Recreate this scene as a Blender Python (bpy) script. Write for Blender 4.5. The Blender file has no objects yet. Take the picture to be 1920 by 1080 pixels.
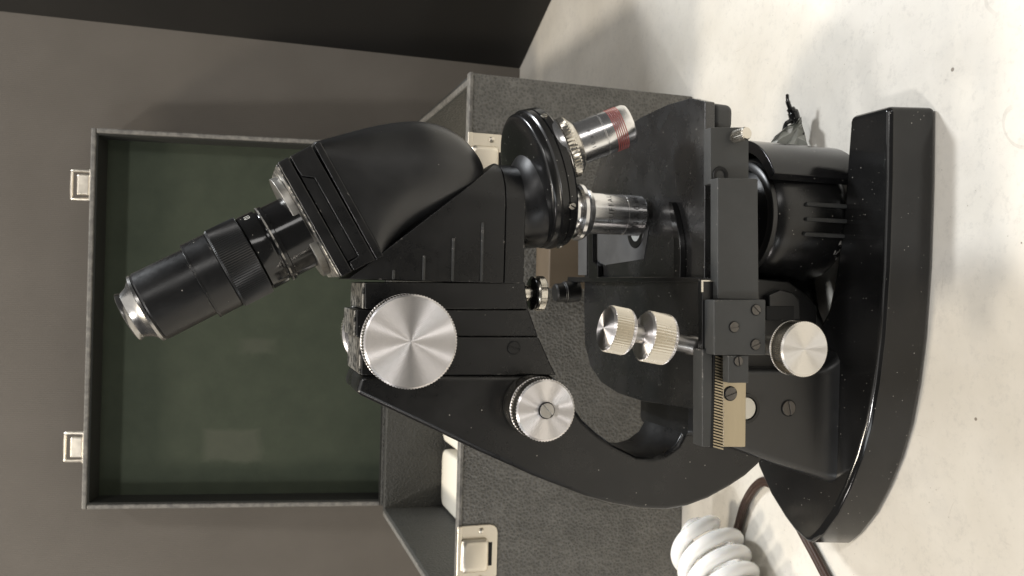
import bpy, bmesh, math, random
from mathutils import Vector, Matrix, Quaternion
random.seed(4)
S = bpy.context.scene
COL = S.collection
R = math.radians

# ------------------------------------------------------------------ camera
FPX, PITCH, ROLL = 1600.0, R(18), R(1.5)
CAM = Vector((0, 0, .34))
fw = Vector((0, math.cos(PITCH), -math.sin(PITCH)))
up0 = Vector((0, math.sin(PITCH), math.cos(PITCH)))
rt = Vector((1, 0, 0)) * math.cos(ROLL) + up0 * math.sin(ROLL)
up = up0 * math.cos(ROLL) - Vector((1, 0, 0)) * math.sin(ROLL)
cd = bpy.data.cameras.new('camera')
cam = bpy.data.objects.new('camera', cd)
COL.objects.link(cam)
# the photograph was taken with the phone on its side: picture-right is down, picture-up is right
cam.matrix_world = Matrix(((-up.x, rt.x, -fw.x, CAM.x), (-up.y, rt.y, -fw.y, CAM.y),
                           (-up.z, rt.z, -fw.z, CAM.z), (0, 0, 0, 1)))
cd.sensor_width = 36.0
cd.lens = 36.0 * FPX / 1920
cd.clip_start, cd.clip_end = .01, 50
cd.dof.use_dof = True
cd.dof.focus_distance = .42
cd.dof.aperture_fstop = 22
S.camera = cam

# ------------------------------------------------------------------ world and lamps
w = bpy.data.worlds.new('World')
S.world = w
w.use_nodes = True
bg = w.node_tree.nodes['Background']
bg.inputs[0].default_value = (1.0, .985, .96, 1)
bg.inputs[1].default_value = .06

def area(name, loc, target, sx, sy, power, col):
    l = bpy.data.lights.new(name, 'AREA')
    l.shape = 'RECTANGLE'; l.size = sx; l.size_y = sy; l.energy = power; l.color = col
    o = bpy.data.objects.new(name, l); COL.objects.link(o)
    o.location = loc
    o.rotation_euler = (Vector(target) - Vector(loc)).to_track_quat('-Z', 'Y').to_euler()
    return o
area('right_lamp', (1.12, 1.25, 1.70), (.1, .4, .05), .28, .28, 27, (.94, .97, 1))
area('left_lamp', (-.80, .62, 1.70), (.1, .45, .05), .22, .22, 12, (1, .89, .73))
area('front_lamp', (-.93, -.50, 1.90), (0, .5, .2), .16, .16, 10, (1, .965, .94))
area('front_lamp', (.72, -.55, 1.95), (0, .5, .2), .14, .14, 7.5, (1, .97, .95))
area('ceiling_panel', (-.1, .1, 2.35), (-.1, .1, 0), 2.4, 2.4, 14, (1, .965, .92))
area('chrome_fill', (-1.35, -1.1, .85), (0, .45, .15), .35, 1.1, 5.0, (.95, .98, 1))  # tall fill lamp added to put bright bands on the chrome
area('chrome_fill', (1.05, -1.3, .80), (0, .45, .15), .30, 1.0, 4.0, (1, .97, .94))  # second added fill, same purpose from the right
area('side_lamp', (-1.7, -.35, .75), (0, .45, .2), .2, .2, 2.6, (1, .92, .88))
vs = S.view_settings
vs.view_transform = 'Standard'; vs.look = 'None'; vs.gamma = 1; vs.exposure = .38
S.cycles.max_bounces = 8
S.cycles.use_denoising = True

# ------------------------------------------------------------------ helpers
def at(px, py, Y=None, Z=None):
    """point of the place that a measured photograph point shows, on the plane y=Y or z=Z"""
    d = fw - up * ((px - 960) / FPX) + rt * ((540 - py) / FPX)
    t = (Y - CAM.y) / d.y if Y is not None else (Z - CAM.z) / d.z
    return CAM + d * t

def xz(px, py, Y):
    p = at(px, py, Y=Y)
    return (p.x, p.z)

WORLD = {}
def link(o, parent=None, W=None):
    COL.objects.link(o)
    W = W or Matrix.Identity(4)
    WORLD[o.name] = W
    if parent:
        o.parent = parent
        o.matrix_basis = WORLD[parent.name].inverted() @ W
    else:
        o.matrix_basis = W
    return o

def tag(o, label, cat, group=None):
    o['label'] = label; o['category'] = cat
    if group: o['group'] = group
    return o

def empty(name, loc):
    o = bpy.data.objects.new(name, None)
    o.empty_display_size = .02
    return link(o, None, Matrix.Translation(loc))

def finish(name, bm, mat, parent=None, W=None, bevel=0, segs=3, smooth=34, centre=True):
    bmesh.ops.remove_doubles(bm, verts=bm.verts, dist=1e-7)
    bmesh.ops.recalc_face_normals(bm, faces=bm.faces)
    if W is None and centre and len(bm.verts):
        c = sum((v.co for v in bm.verts), Vector()) / len(bm.verts)
        for v in bm.verts: v.co -= c
        W = Matrix.Translation(c)
    me = bpy.data.meshes.new(name)
    bm.to_mesh(me); bm.free()
    for p in me.polygons: p.use_smooth = True
    me.set_sharp_from_angle(angle=R(smooth))
    if mat: me.materials.append(mat)
    o = bpy.data.objects.new(name, me)
    link(o, parent, W)
    if bevel:
        b = o.modifiers.new('bevel', 'BEVEL')
        b.width = bevel; b.segments = segs; b.limit_method = 'ANGLE'; b.angle_limit = R(32)
        b.harden_normals = True; b.use_clamp_overlap = True
    return o

def add_prism(bm, poly, fa, fb):
    """poly: list of 2d; fa/fb map a 2d point to the two end faces"""
    a = [bm.verts.new(fa(p)) for p in poly]
    b = [bm.verts.new(fb(p)) for p in poly]
    n = len(poly)
    bm.faces.new(a); bm.faces.new(list(reversed(b)))
    for i in range(n):
        bm.faces.new((a[i], b[i], b[(i + 1) % n], a[(i + 1) % n]))

def slab_y(name, poly, y0, y1, mat, parent, bevel=.001, segs=3, **k):
    bm = bmesh.new()
    add_prism(bm, poly, lambda p: (p[0], y0, p[1]), lambda p: (p[0], y1, p[1]))
    return finish(name, bm, mat, parent, bevel=bevel, segs=segs, **k)

def slab_z(name, poly, z0, z1, mat, parent, bevel=.001, segs=3, **k):
    bm = bmesh.new()
    add_prism(bm, poly, lambda p: (p[0], p[1], z0), lambda p: (p[0], p[1], z1))
    return finish(name, bm, mat, parent, bevel=bevel, segs=segs, **k)

def box(name, x0, x1, y0, y1, z0, z1, mat, parent=None, bevel=.0008, segs=2, **k):
    return slab_z(name, [(x0, y0), (x1, y0), (x1, y1), (x0, y1)], z0, z1, mat, parent, bevel, segs, **k)

def frame_of(origin, axis, ref=None):
    z = Vector(axis).normalized()
    ref = Vector(ref) if ref else (Vector((0, 1, 0)) if abs(z.y) < .9 else Vector((1, 0, 0)))
    x = (ref - z * ref.dot(z)).normalized()
    y = z.cross(x)
    o = Vector(origin)
    return Matrix(((x.x, y.x, z.x, o.x), (x.y, y.y, z.y, o.y), (x.z, y.z, z.z, o.z), (0, 0, 0, 1)))

def lathe(name, prof, origin, axis, mat, parent, segs=64, ref=None, bevel=0, smooth=34, rim=None):
    """prof: (r, h[, knurl depth]) along the axis; r=0 closes an end"""
    bm = bmesh.new()
    rings = []; kn = [len(p) > 2 for p in prof]
    for p in prof:
        r, h = p[0], p[1]; kd = p[2] if len(p) > 2 else 0
        if r <= 0:
            rings.append([bm.verts.new((0, 0, h))]); continue
        ring = []
        for i in range(segs):
            a = 2 * math.pi * i / segs
            rr = r - (kd if i % 2 else 0)
            ring.append(bm.verts.new((rr * math.cos(a), rr * math.sin(a), h)))
        rings.append(ring)
    for k in range(len(rings) - 1):
        A, B = rings[k], rings[k + 1]
        for i in range(segs):
            j = (i + 1) % segs
            if len(A) == 1 and len(B) == 1: continue
            if len(A) == 1: f = bm.faces.new((A[0], B[i], B[j]))
            elif len(B) == 1: f = bm.faces.new((A[i], B[0], A[j]))
            else: f = bm.faces.new((A[i], B[i], B[j], A[j]))
            if rim and kn[k] and kn[k + 1]: f.material_index = 1
    o = finish(name, bm, mat, parent, W=frame_of(origin, axis, ref), bevel=bevel, smooth=smooth)
    if rim: o.data.materials.append(rim)
    return o

def add_tube(bm, pts, rad, n=12, cap=True):
    pts = [Vector(p) for p in pts]
    rads = rad if isinstance(rad, (list, tuple)) else [rad] * len(pts)
    rings = []; prev = None
    for i, p in enumerate(pts):
        t = (pts[min(i + 1, len(pts) - 1)] - pts[max(i - 1, 0)]).normalized()
        if prev is None:
            u = t.orthogonal().normalized()
        else:
            u = (prev - t * prev.dot(t)).normalized()
        prev = u; v = t.cross(u)
        rings.append([bm.verts.new(p + (u * math.cos(2 * math.pi * k / n) + v * math.sin(2 * math.pi * k / n)) * rads[i]) for k in range(n)])
    for a, b in zip(rings, rings[1:]):
        for k in range(n):
            bm.faces.new((a[k], a[(k + 1) % n], b[(k + 1) % n], b[k]))
    if cap:
        bm.faces.new(list(reversed(rings[0]))); bm.faces.new(rings[-1])

def smooth_path(pts, n=8):
    pts = [Vector(p) for p in pts]; out = []
    for i in range(len(pts) - 1):
        p0, p1, p2, p3 = pts[max(i - 1, 0)], pts[i], pts[i + 1], pts[min(i + 2, len(pts) - 1)]
        for k in range(n):
            t = k / n
            out.append(.5 * ((2 * p1) + (p2 - p0) * t + (2 * p0 - 5 * p1 + 4 * p2 - p3) * t * t + (3 * p1 - p0 - 3 * p2 + p3) * t ** 3))
    out.append(pts[-1])
    return out

def smooth2(pts, n=6):
    return [(v.x, v.y) for v in smooth_path([(p[0], p[1], 0) for p in pts], n)]

def loft(name, sections, mat, parent, bevel=0, smooth=40, segs=3):
    bm = bmesh.new()
    rings = [[bm.verts.new(p) for p in s] for s in sections]
    n = len(rings[0])
    for a, b in zip(rings, rings[1:]):
        for k in range(n):
            bm.faces.new((a[k], a[(k + 1) % n], b[(k + 1) % n], b[k]))
    bm.faces.new(list(reversed(rings[0]))); bm.faces.new(rings[-1])
    return finish(name, bm, mat, parent, bevel=bevel, smooth=smooth, segs=segs)

def rrect(cx, cy, hx, hy, r, n=5):
    out = []
    for sx, sy, a0 in ((1, 1, 0), (-1, 1, 90), (-1, -1, 180), (1, -1, 270)):
        for k in range(n + 1):
            a = R(a0 + 90 * k / n)
            out.append((cx + sx * (hx - r) + r * math.cos(a), cy + sy * (hy - r) + r * math.sin(a)))
    return out

def screw(name, origin, axis, r, mat, parent, slot=0.0, depth=.0008, recess=True):
    """slotted screw head: two half-moons beside a real slot, over a dark slot floor"""
    W = frame_of(origin, axis)
    bm = bmesh.new()
    sw = r * .16; n = 14
    for sgn in (1, -1):
        a0 = math.asin(sw / r)
        poly = [(r * math.cos(a0 + (math.pi - 2 * a0) * k / n), sgn * r * math.sin(a0 + (math.pi - 2 * a0) * k / n)) for k in range(n + 1)]
        c, s = math.cos(slot), math.sin(slot)
        poly = [(x * c - y * s, x * s + y * c) for x, y in poly]
        if sgn < 0: poly.reverse()
        add_prism(bm, poly, lambda p: (p[0], p[1], 0), lambda p: (p[0], p[1], depth))
    # slot floor
    poly = [(r * .97 * math.cos(2 * math.pi * k / 24), r * .97 * math.sin(2 * math.pi * k / 24)) for k in range(24)]
    add_prism(bm, poly, lambda p: (p[0], p[1], -.0002), lambda p: (p[0], p[1], depth * .25))
    o = finish(name, bm, mat, parent, W=W, bevel=r * .05, segs=2)
    if recess:
        lathe('screw_rim', [(r * 1.0, depth * .3), (r * 1.13, depth * .3), (r * 1.13, -.0002), (r * 1.0, -.0002)], origin, axis, M['hole'], o if o.parent and o.parent.parent is None else parent, segs=32)
    return o

def wrap_text(name, body, size, origin, axis, ref, radius, height, mat, parent, spacing=1.0):
    cu = bpy.data.curves.new(name, 'FONT'); cu.body = body; cu.size = size; cu.space_character = spacing
    cu.align_x = 'CENTER'; cu.resolution_u = 3
    t = bpy.data.objects.new(name, cu); COL.objects.link(t)
    dg = bpy.context.evaluated_depsgraph_get()
    me = bpy.data.meshes.new_from_object(t.evaluated_get(dg))
    bpy.data.objects.remove(t); bpy.data.curves.remove(cu)
    for v in me.vertices:
        a = v.co.x / radius
        v.co = (radius * math.cos(a), -radius * math.sin(a), height - v.co.y)
    me.materials.clear(); me.materials.append(mat)
    o = bpy.data.objects.new(name, me)
    return link(o, parent, frame_of(origin, axis, ref))

# ------------------------------------------------------------------ materials
M = {}
class NT:
    def __init__(s, name):
        s.m = bpy.data.materials.new(name); s.m.use_nodes = True
        s.t = s.m.node_tree; s.b = s.t.nodes['Principled BSDF']; M[name] = s.m
        s.co = s.n('ShaderNodeTexCoord').outputs['Object']
    def n(s, typ, **k):
        o = s.t.nodes.new(typ)
        for a, v in k.items(): setattr(o, a, v)
        return o
    def set(s, **k):
        for a, v in k.items():
            s.b.inputs[a.replace('_', ' ')].default_value = v if not isinstance(v, tuple) or len(v) == 4 else (*v, 1)
        return s
    def noise(s, scale, detail=4, rough=.55, stretch=None):
        o = s.n('ShaderNodeTexNoise'); o.inputs['Scale'].default_value = scale
        o.inputs['Detail'].default_value = detail; o.inputs['Roughness'].default_value = rough
        co = s.co
        if stretch:
            mp = s.n('ShaderNodeMapping'); mp.inputs['Scale'].default_value = stretch
            s.t.links.new(co, mp.inputs[0]); co = mp.outputs[0]
        s.t.links.new(co, o.inputs['Vector'])
        return o.outputs['Fac']
    def voro(s, scale, feature='F1', out='Distance'):
        o = s.n('ShaderNodeTexVoronoi', feature=feature); o.inputs['Scale'].default_value = scale
        s.t.links.new(s.co, o.inputs['Vector'])
        return o.outputs[out]
    def ramp(s, fac, stops, interp='LINEAR'):
        o = s.n('ShaderNodeValToRGB'); cr = o.color_ramp; cr.interpolation = interp
        while len(cr.elements) < len(stops): cr.elements.new(.5)
        for e, (p, c) in zip(cr.elements, stops):
            e.position = p; e.color = (c, c, c, 1) if not isinstance(c, tuple) else (*c, 1)
        s.t.links.new(fac, o.inputs[0])
        return o.outputs[0]
    def math(s, op, a, b):
        o = s.n('ShaderNodeMath', operation=op)
        for i, v in enumerate((a, b)):
            if isinstance(v, (int, float)): o.inputs[i].default_value = v
            else: s.t.links.new(v, o.inputs[i])
        return o.outputs[0]
    def mix(s, fac, a, b, blend='MIX'):
        o = s.n('ShaderNodeMix', data_type='RGBA', blend_type=blend)
        for i, v in ((0, fac), (6, a), (7, b)):
            if isinstance(v, (int, float)): o.inputs[i].default_value = v
            elif isinstance(v, tuple): o.inputs[i].default_value = (*v, 1)
            else: s.t.links.new(v, o.inputs[i])
        return o.outputs[2]
    def to(s, out, inp):
        s.t.links.new(out, s.b.inputs[inp]); return s
    def bump(s, h, strength=.2, dist=.0005):
        o = s.n('ShaderNodeBump'); o.inputs['Strength'].default_value = strength; o.inputs['Distance'].default_value = dist
        s.t.links.new(h, o.inputs['Height']); s.t.links.new(o.outputs[0], s.b.inputs['Normal'])
        return s
    def specks(s, scale=160, size=.09, cover=.62):
        d = s.voro(scale)
        rnd = s.voro(scale, out='Color')
        sep = s.n('ShaderNodeSeparateColor'); s.t.links.new(rnd, sep.inputs[0])
        keep = s.math('GREATER_THAN', sep.outputs[0], cover)
        lim = s.math('MULTIPLY', sep.outputs[1], size)
        return s.math('MULTIPLY', s.math('LESS_THAN', d, lim), keep)

def paint(name, col, rough, dust=.0, speck=0, bump=.05, bscale=900, rvar=.08, spec=.5, coat=0, wear=0):
    a = NT(name)
    big = a.noise(22, 5, .6)
    base = a.mix(a.ramp(big, [(.35, 0.0), (.75, 1.0)]), tuple(c * .8 for c in col), tuple(min(1, c * 1.25 + dust) for c in col))
    if speck:
        base = a.mix(a.math('MULTIPLY', a.specks(480, .15, 1 - speck * .6), .7), base, (.42, .40, .36))
    if wear:
        bv = a.n('ShaderNodeBevel', samples=3); bv.inputs['Radius'].default_value = .0011
        ge = a.n('ShaderNodeNewGeometry')
        dt = a.n('ShaderNodeVectorMath', operation='DOT_PRODUCT')
        a.t.links.new(bv.outputs[0], dt.inputs[0]); a.t.links.new(ge.outputs['Normal'], dt.inputs[1])
        edge = a.math('MULTIPLY', a.math('LESS_THAN', dt.outputs['Value'], .95), a.ramp(a.noise(150, 8, .8), [(1 - wear, 0.), (1.04 - wear, 1.)]))
        base = a.mix(edge, base, (.36, .34, .31))
    a.to(base, 'Base Color')
    r = a.ramp(a.noise(34, 7, .72), [(.3, max(.02, rough - rvar)), (.7, rough + rvar)])
    a.to(r, 'Roughness')
    a.set(Specular_IOR_Level=spec, Coat_Weight=coat, Coat_Roughness=.08)
    if bump: a.bump(a.noise(bscale, 3, .6), bump, .0003)
    return a

paint('satin_black', (.0050, .0050, .0052), .32, .002, .10, .06, spec=.55, wear=.41, rvar=.13)
paint('soft_black', (.009, .0092, .0095), .35, .002, .06, .05, spec=.7)
paint('gloss_black', (.008, .008, .008), .13, .003, .5, .03, 500, .05)
paint('lamp_black', (.006, .006, .006), .24, .004, .5, .05, 300, .06)
paint('stage_black', (.012, .012, .0122), .25, .008, .55, .05, 700, .14, spec=.9)
paint('matte_grey', (.036, .037, .036), .52, .006, .08, .08, 1500, wear=.42)
paint('nose_black', (.007, .007, .007), .22, .003, .6, .03, 500, .05)
paint('shroud_black', (.007, .007, .0075), .18, .003, .3, .03, 300, .04)
paint('reflection_grey', (.085, .086, .088), .4, .01, .2, .03)  # pale grey that paints reflections onto the stage top
paint('deep_black', (.006, .006, .006), .35, 0, .15, .03)
paint('felt_knob', (.004, .004, .004), .5, 0, .05, .03)
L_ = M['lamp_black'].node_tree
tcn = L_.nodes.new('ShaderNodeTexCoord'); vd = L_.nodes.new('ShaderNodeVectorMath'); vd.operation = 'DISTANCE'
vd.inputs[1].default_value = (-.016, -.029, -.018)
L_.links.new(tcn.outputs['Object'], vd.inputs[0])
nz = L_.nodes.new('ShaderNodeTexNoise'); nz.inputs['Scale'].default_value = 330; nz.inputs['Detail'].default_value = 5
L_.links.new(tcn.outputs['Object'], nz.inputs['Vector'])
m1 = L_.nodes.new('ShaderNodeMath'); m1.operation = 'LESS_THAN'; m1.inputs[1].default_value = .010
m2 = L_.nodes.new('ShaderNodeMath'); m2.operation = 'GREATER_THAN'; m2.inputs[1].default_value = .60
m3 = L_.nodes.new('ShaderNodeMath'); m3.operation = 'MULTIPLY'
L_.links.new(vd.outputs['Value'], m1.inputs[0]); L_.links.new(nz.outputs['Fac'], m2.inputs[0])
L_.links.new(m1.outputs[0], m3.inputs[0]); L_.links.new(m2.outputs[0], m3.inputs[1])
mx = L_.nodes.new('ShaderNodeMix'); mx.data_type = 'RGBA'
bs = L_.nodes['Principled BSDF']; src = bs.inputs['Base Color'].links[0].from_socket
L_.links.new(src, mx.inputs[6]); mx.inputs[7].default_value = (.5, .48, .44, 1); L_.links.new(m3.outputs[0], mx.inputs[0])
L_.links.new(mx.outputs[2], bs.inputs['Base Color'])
NT('hole').set(Base_Color=(.003, .003, .003), Roughness=.7)

def metal(name, col, rough, scratch=.0, stretch=None, aniso=0, rvar=.06):
    a = NT(name); a.set(Metallic=1.0, Anisotropic=aniso, Anisotropic_Rotation=.25 if aniso else 0.)
    v = a.noise(70, 6, .7, stretch)
    a.to(a.mix(a.ramp(v, [(.3, 0.), (.75, 1.)]), tuple(c * (1 - scratch) for c in col), col), 'Base Color')
    a.to(a.ramp(a.noise(140, 5, .7, stretch), [(.3, max(.03, rough - rvar)), (.7, rough + rvar)]), 'Roughness')
    return a
metal('chrome', (.88, .87, .86), .22, .10, (1, 1, .15), rvar=.05)
metal('dull_chrome', (.50, .49, .47), .24, .35)
metal('nickel', (.74, .70, .62), .24, .15)
metal('latch_nickel', (.80, .74, .63), .34, .10)
metal('brass', (.50, .43, .31), .40, .22, (.12, 1, 1))
metal('gilt', (.75, .58, .33), .22, .2)
metal('screw_steel', (.16, .15, .14), .38, .4)
metal('plain_steel', (.55, .53, .50), .32, .3)
metal('worn_steel', (.50, .48, .44), .42, .6)
a = metal('turned_aluminium', (.92, .89, .88), .44, .08, aniso=.97, rvar=.01)
wv = a.n('ShaderNodeTexWave', wave_type='RINGS', rings_direction='Z'); wv.inputs['Scale'].default_value = 420; wv.inputs['Distortion'].default_value = 1.2
a.t.links.new(a.co, wv.inputs['Vector']); a.bump(a.math('ADD', wv.outputs['Fac'], a.math('MULTIPLY', a.noise(500, 4, .7), .8)), .10, .0003)
tn = a.n('ShaderNodeTangent', direction_type='RADIAL', axis='Z'); a.t.links.new(tn.outputs[0], a.b.inputs['Tangent'])
a = metal('turned_pale', (.86, .83, .78), .55, .03, aniso=.9, rvar=.02)
wv = a.n('ShaderNodeTexWave', wave_type='RINGS', rings_direction='Z'); wv.inputs['Scale'].default_value = 420; wv.inputs['Distortion'].default_value = 1.2
a.t.links.new(a.co, wv.inputs['Vector']); a.bump(a.math('ADD', wv.outputs['Fac'], a.math('MULTIPLY', a.noise(500, 4, .7), .8)), .10, .0003)
tn = a.n('ShaderNodeTangent', direction_type='RADIAL', axis='Z'); a.t.links.new(tn.outputs[0], a.b.inputs['Tangent'])
# chipped black enamel over metal
a = NT('worn_enamel')
k = a.ramp(a.noise(260, 8, .75), [(.47, 0.), (.53, 1.)])
a.to(a.mix(k, (.012, .012, .012), (.42, .40, .36)), 'Base Color')
a.to(a.ramp(k, [(0, 0.), (1, .9)]), 'Metallic'); a.set(Roughness=.42)
a = NT('red_enamel'); a.set(Base_Color=(.30, .05, .04), Roughness=.4)
NT('engraving').set(Base_Color=(.015, .014, .013), Roughness=.6)
NT('white_paint').set(Base_Color=(.75, .73, .66), Roughness=.5)
NT('ivory_plastic').set(Base_Color=(.70, .66, .56), Roughness=.4)
# table: old white laminate, stained and flecked
a = NT('table_white')
st = a.noise(7, 7, .62)
c = a.mix(a.ramp(st, [(.36, 0.), (.72, 1.)]), (.61, .575, .505), (.745, .715, .65))
grey = a.ramp(a.noise(26, 6, .7), [(.48, 0.), (.72, .40)])
c = a.mix(grey, c, (.54, .52, .48))
c = a.mix(a.ramp(a.noise(170, 6, .8), [(.52, 0.), (.68, .42)]), c, (.46, .44, .40))
c = a.mix(a.math('MULTIPLY', a.specks(60, .07, .55), .8), c, (.14, .11, .08))
c = a.mix(a.math('MULTIPLY', a.specks(260, .10, .75), .55), c, (.24, .19, .13))
line = a.math('ABSOLUTE', a.math('SUBTRACT', a.noise(5, 3, .5), .5), 0)
line = a.math('MULTIPLY', a.math('LESS_THAN', line, .0022), a.ramp(a.noise(16, 3), [(.58, 0.), (.66, .22)]))
c = a.mix(line, c, (.30, .26, .21))
line = a.math('ABSOLUTE', a.math('SUBTRACT', a.noise(9, 2, .4, (1, 2.4, 1)), .47), 0)
line = a.math('MULTIPLY', a.math('LESS_THAN', line, .0018), a.ramp(a.noise(23, 3), [(.58, 0.), (.66, .20)]))
c = a.mix(line, c, (.34, .30, .25))
scr = a.ramp(a.noise(40, 8, .75, (3, .35, 1)), [(.66, 0.), (.70, .30)])
c = a.mix(scr, c, (.36, .31, .25))
a.to(c, 'Base Color'); a.to(a.ramp(a.noise(14, 5), [(.3, .34), (.7, .55)]), 'Roughness')
a.bump(a.noise(160, 6, .7), .08, .0006)
# backdrop board
a = NT('board_dark')
a.to(a.mix(a.ramp(a.noise(9, 5), [(.3, 0.), (.7, 1.)]), (.108, .095, .079), (.131, .116, .098)), 'Base Color')
a.set(Roughness=.55)
wv = a.n('ShaderNodeTexWave', wave_type='BANDS', bands_direction='X'); wv.inputs['Scale'].default_value = 150; wv.inputs['Distortion'].default_value = .2
a.t.links.new(a.co, wv.inputs['Vector'])
a.bump(a.math('ADD', a.math('MULTIPLY', wv.outputs['Fac'], .8), a.noise(700, 4, .7)), .22, .0006)
a = NT('board_black')
a.to(a.mix(a.ramp(a.noise(9, 5), [(.3, 0.), (.7, 1.)]), (.007, .0065, .0055), (.011, .010, .0085)), 'Base Color')
a.set(Roughness=.6)
a.bump(a.noise(700, 4, .7), .25, .0006)
# leatherette
def leather(name, lo, hi, rough):
    a = NT(name)
    v = a.voro(480); n2 = a.noise(60, 7, .75)
    f = a.math('MULTIPLY', a.ramp(v, [(.1, .2), (.6, 1.)]), a.ramp(n2, [(.3, .3), (.7, 1.)]))
    a.to(a.mix(f, lo, hi), 'Base Color'); a.set(Roughness=rough)
    a.bump(a.math('ADD', v, a.math('MULTIPLY', n2, .6)), .8, .0010)
leather('leatherette', (.064, .062, .055), (.160, .154, .138), .40)
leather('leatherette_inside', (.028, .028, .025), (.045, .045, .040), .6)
a = NT('shade_black'); a.set(Base_Color=(.012, .013, .010), Roughness=.8)  # black that paints the shade inside the lid rails
a = NT('worn_edge')
a.to(a.mix(a.ramp(a.noise(160, 7, .75), [(.4, 0.), (.62, 1.)]), (.10, .096, .088), (.20, .19, .17)), 'Base Color'); a.set(Roughness=.55)
a.bump(a.noise(300, 5, .7), .4, .0006)
# felt with two paler patches
a = NT('green_felt')
c = a.mix(a.ramp(a.noise(30, 7, .7), [(.3, 0.), (.7, 1.)]), (.022, .031, .017), (.034, .044, .026))
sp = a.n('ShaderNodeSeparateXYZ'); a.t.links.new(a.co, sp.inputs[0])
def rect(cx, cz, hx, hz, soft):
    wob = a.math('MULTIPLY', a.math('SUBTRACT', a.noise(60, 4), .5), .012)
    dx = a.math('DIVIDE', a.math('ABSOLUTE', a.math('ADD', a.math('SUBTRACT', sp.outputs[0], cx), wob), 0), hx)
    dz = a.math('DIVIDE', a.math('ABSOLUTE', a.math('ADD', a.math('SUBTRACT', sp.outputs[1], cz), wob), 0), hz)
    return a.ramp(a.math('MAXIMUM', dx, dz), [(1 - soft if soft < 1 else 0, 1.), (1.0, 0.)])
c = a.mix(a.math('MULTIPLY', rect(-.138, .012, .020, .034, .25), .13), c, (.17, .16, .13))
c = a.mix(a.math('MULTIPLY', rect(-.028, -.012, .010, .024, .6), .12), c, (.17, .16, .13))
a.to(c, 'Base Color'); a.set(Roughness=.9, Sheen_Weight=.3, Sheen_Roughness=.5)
a.bump(a.noise(1200, 3, .7), .4, .0006)
a = NT('foam_white'); a.set(Base_Color=(.72, .68, .58), Roughness=.8); a.bump(a.noise(400, 4), .2, .0006)
a = NT('wood_tan')
a.to(a.mix(a.noise(60, 5, .6, (1, 1, .15)), (.075, .056, .036), (.125, .096, .064)), 'Base Color'); a.set(Roughness=.5)
a = NT('cord_brown')
a.to(a.mix(a.noise(90, 5), (.030, .016, .011), (.060, .034, .024)), 'Base Color'); a.set(Roughness=.38)
a = NT('bulb_white'); a.set(Base_Color=(.92, .91, .88), Roughness=.16, Subsurface_Weight=.15, Coat_Weight=.4, Coat_Roughness=.08)
a.b.inputs['Subsurface Radius'].default_value = (.004, .003, .002)
a = NT('tape_film'); a.set(Base_Color=(.46, .47, .43), Roughness=.30, Alpha=.78)
a = NT('lens_glass'); a.set(Base_Color=(.55, .56, .55), Roughness=.05, Specular_IOR_Level=.8, Metallic=.3)
a = NT('dark_glass'); a.set(Base_Color=(.01, .01, .012), Roughness=.04, Specular_IOR_Level=.8)

# ------------------------------------------------------------------ setting
o = box('table', -1.2, 1.2, -.35, 1.30, -.03, 0, M['table_white'], None, bevel=0)
o['kind'] = 'structure'

WY = 1.037
bb = empty('backdrop_board', (.279, WY, 0))
tag(bb, 'tall dark folding board standing behind the open case', 'board')
box('back_panel', -.75, .2815, WY, WY + .006, .0005, .63, M['board_dark'], bb)
d = Vector((.0535, -.1115, 0)).normalized(); nrm = Vector((d.y, -d.x, 0))
p0 = Vector((.281, WY, 0)); p1 = p0 + d * .286
bm = bmesh.new()
q = [p0, p1, p1 - nrm * .006, p0 - nrm * .006]
add_prism(bm, [(v.x, v.y) for v in q], lambda p: (p[0], p[1], .0005), lambda p: (p[0], p[1], .63))
o = finish('side_panel', bm, M['board_black'], bb)
o['label'] = 'black side panel angled forward'

# ------------------------------------------------------------------ the case
BX0, BX1, BY0, BY1, BZ = -.250, .155, .597, .925, .181
case = empty('microscope_case', ((BX0 + BX1) / 2, BY0, 0))
tag(case, 'grey leatherette case with its green felt lined lid standing open', 'case')
T = .009
box('front_panel', BX0, BX1, BY0, BY0 + T, 0, BZ, M['leatherette'], case, bevel=.0015)
box('back_wall', BX0, BX1, BY1 - T, BY1, 0, BZ, M['leatherette_inside'], case, bevel=.0015)
for x0 in (BX0, BX1 - T):
    box('side_wall', x0, x0 + T, BY0 + T + .0003, BY1 - T - .0003, 0, BZ, M['leatherette_inside'], case, bevel=.0015)
box('case_floor', BX0 + T, BX1 - T, BY0 + T, BY1 - T, .002, .008, M['leatherette_inside'], case)
box('edge_trim', BX0 - .0005, BX1 + .0005, BY0 - .0012, BY0 + T - .002, BZ - .0015, BZ + .0016, M['worn_edge'], case, bevel=.001)
for x0 in (BX0, BX1 - T):
    box('edge_trim', x0 + .001, x0 + T - .003, BY0 + T, BY1 - T, BZ - .001, BZ + .0009, M['worn_edge'], case, bevel=.0008)
# white foam inside
fz = at(826, 900, Y=BY1 - T).z
gx = at(838, 838, Y=BY1 - T - .02).x
for x0, x1 in ((BX0 + T + .001, gx - .004), (gx + .004, BX1 - T - .001)):
    slab_z('foam_pad', rrect((x0 + x1) / 2, (BY0 + BY1) / 2, (x1 - x0) / 2, (BY1 - BY0) / 2 - T - .001, .012), .009, fz, M['foam_white'], case, bevel=.004)
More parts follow.
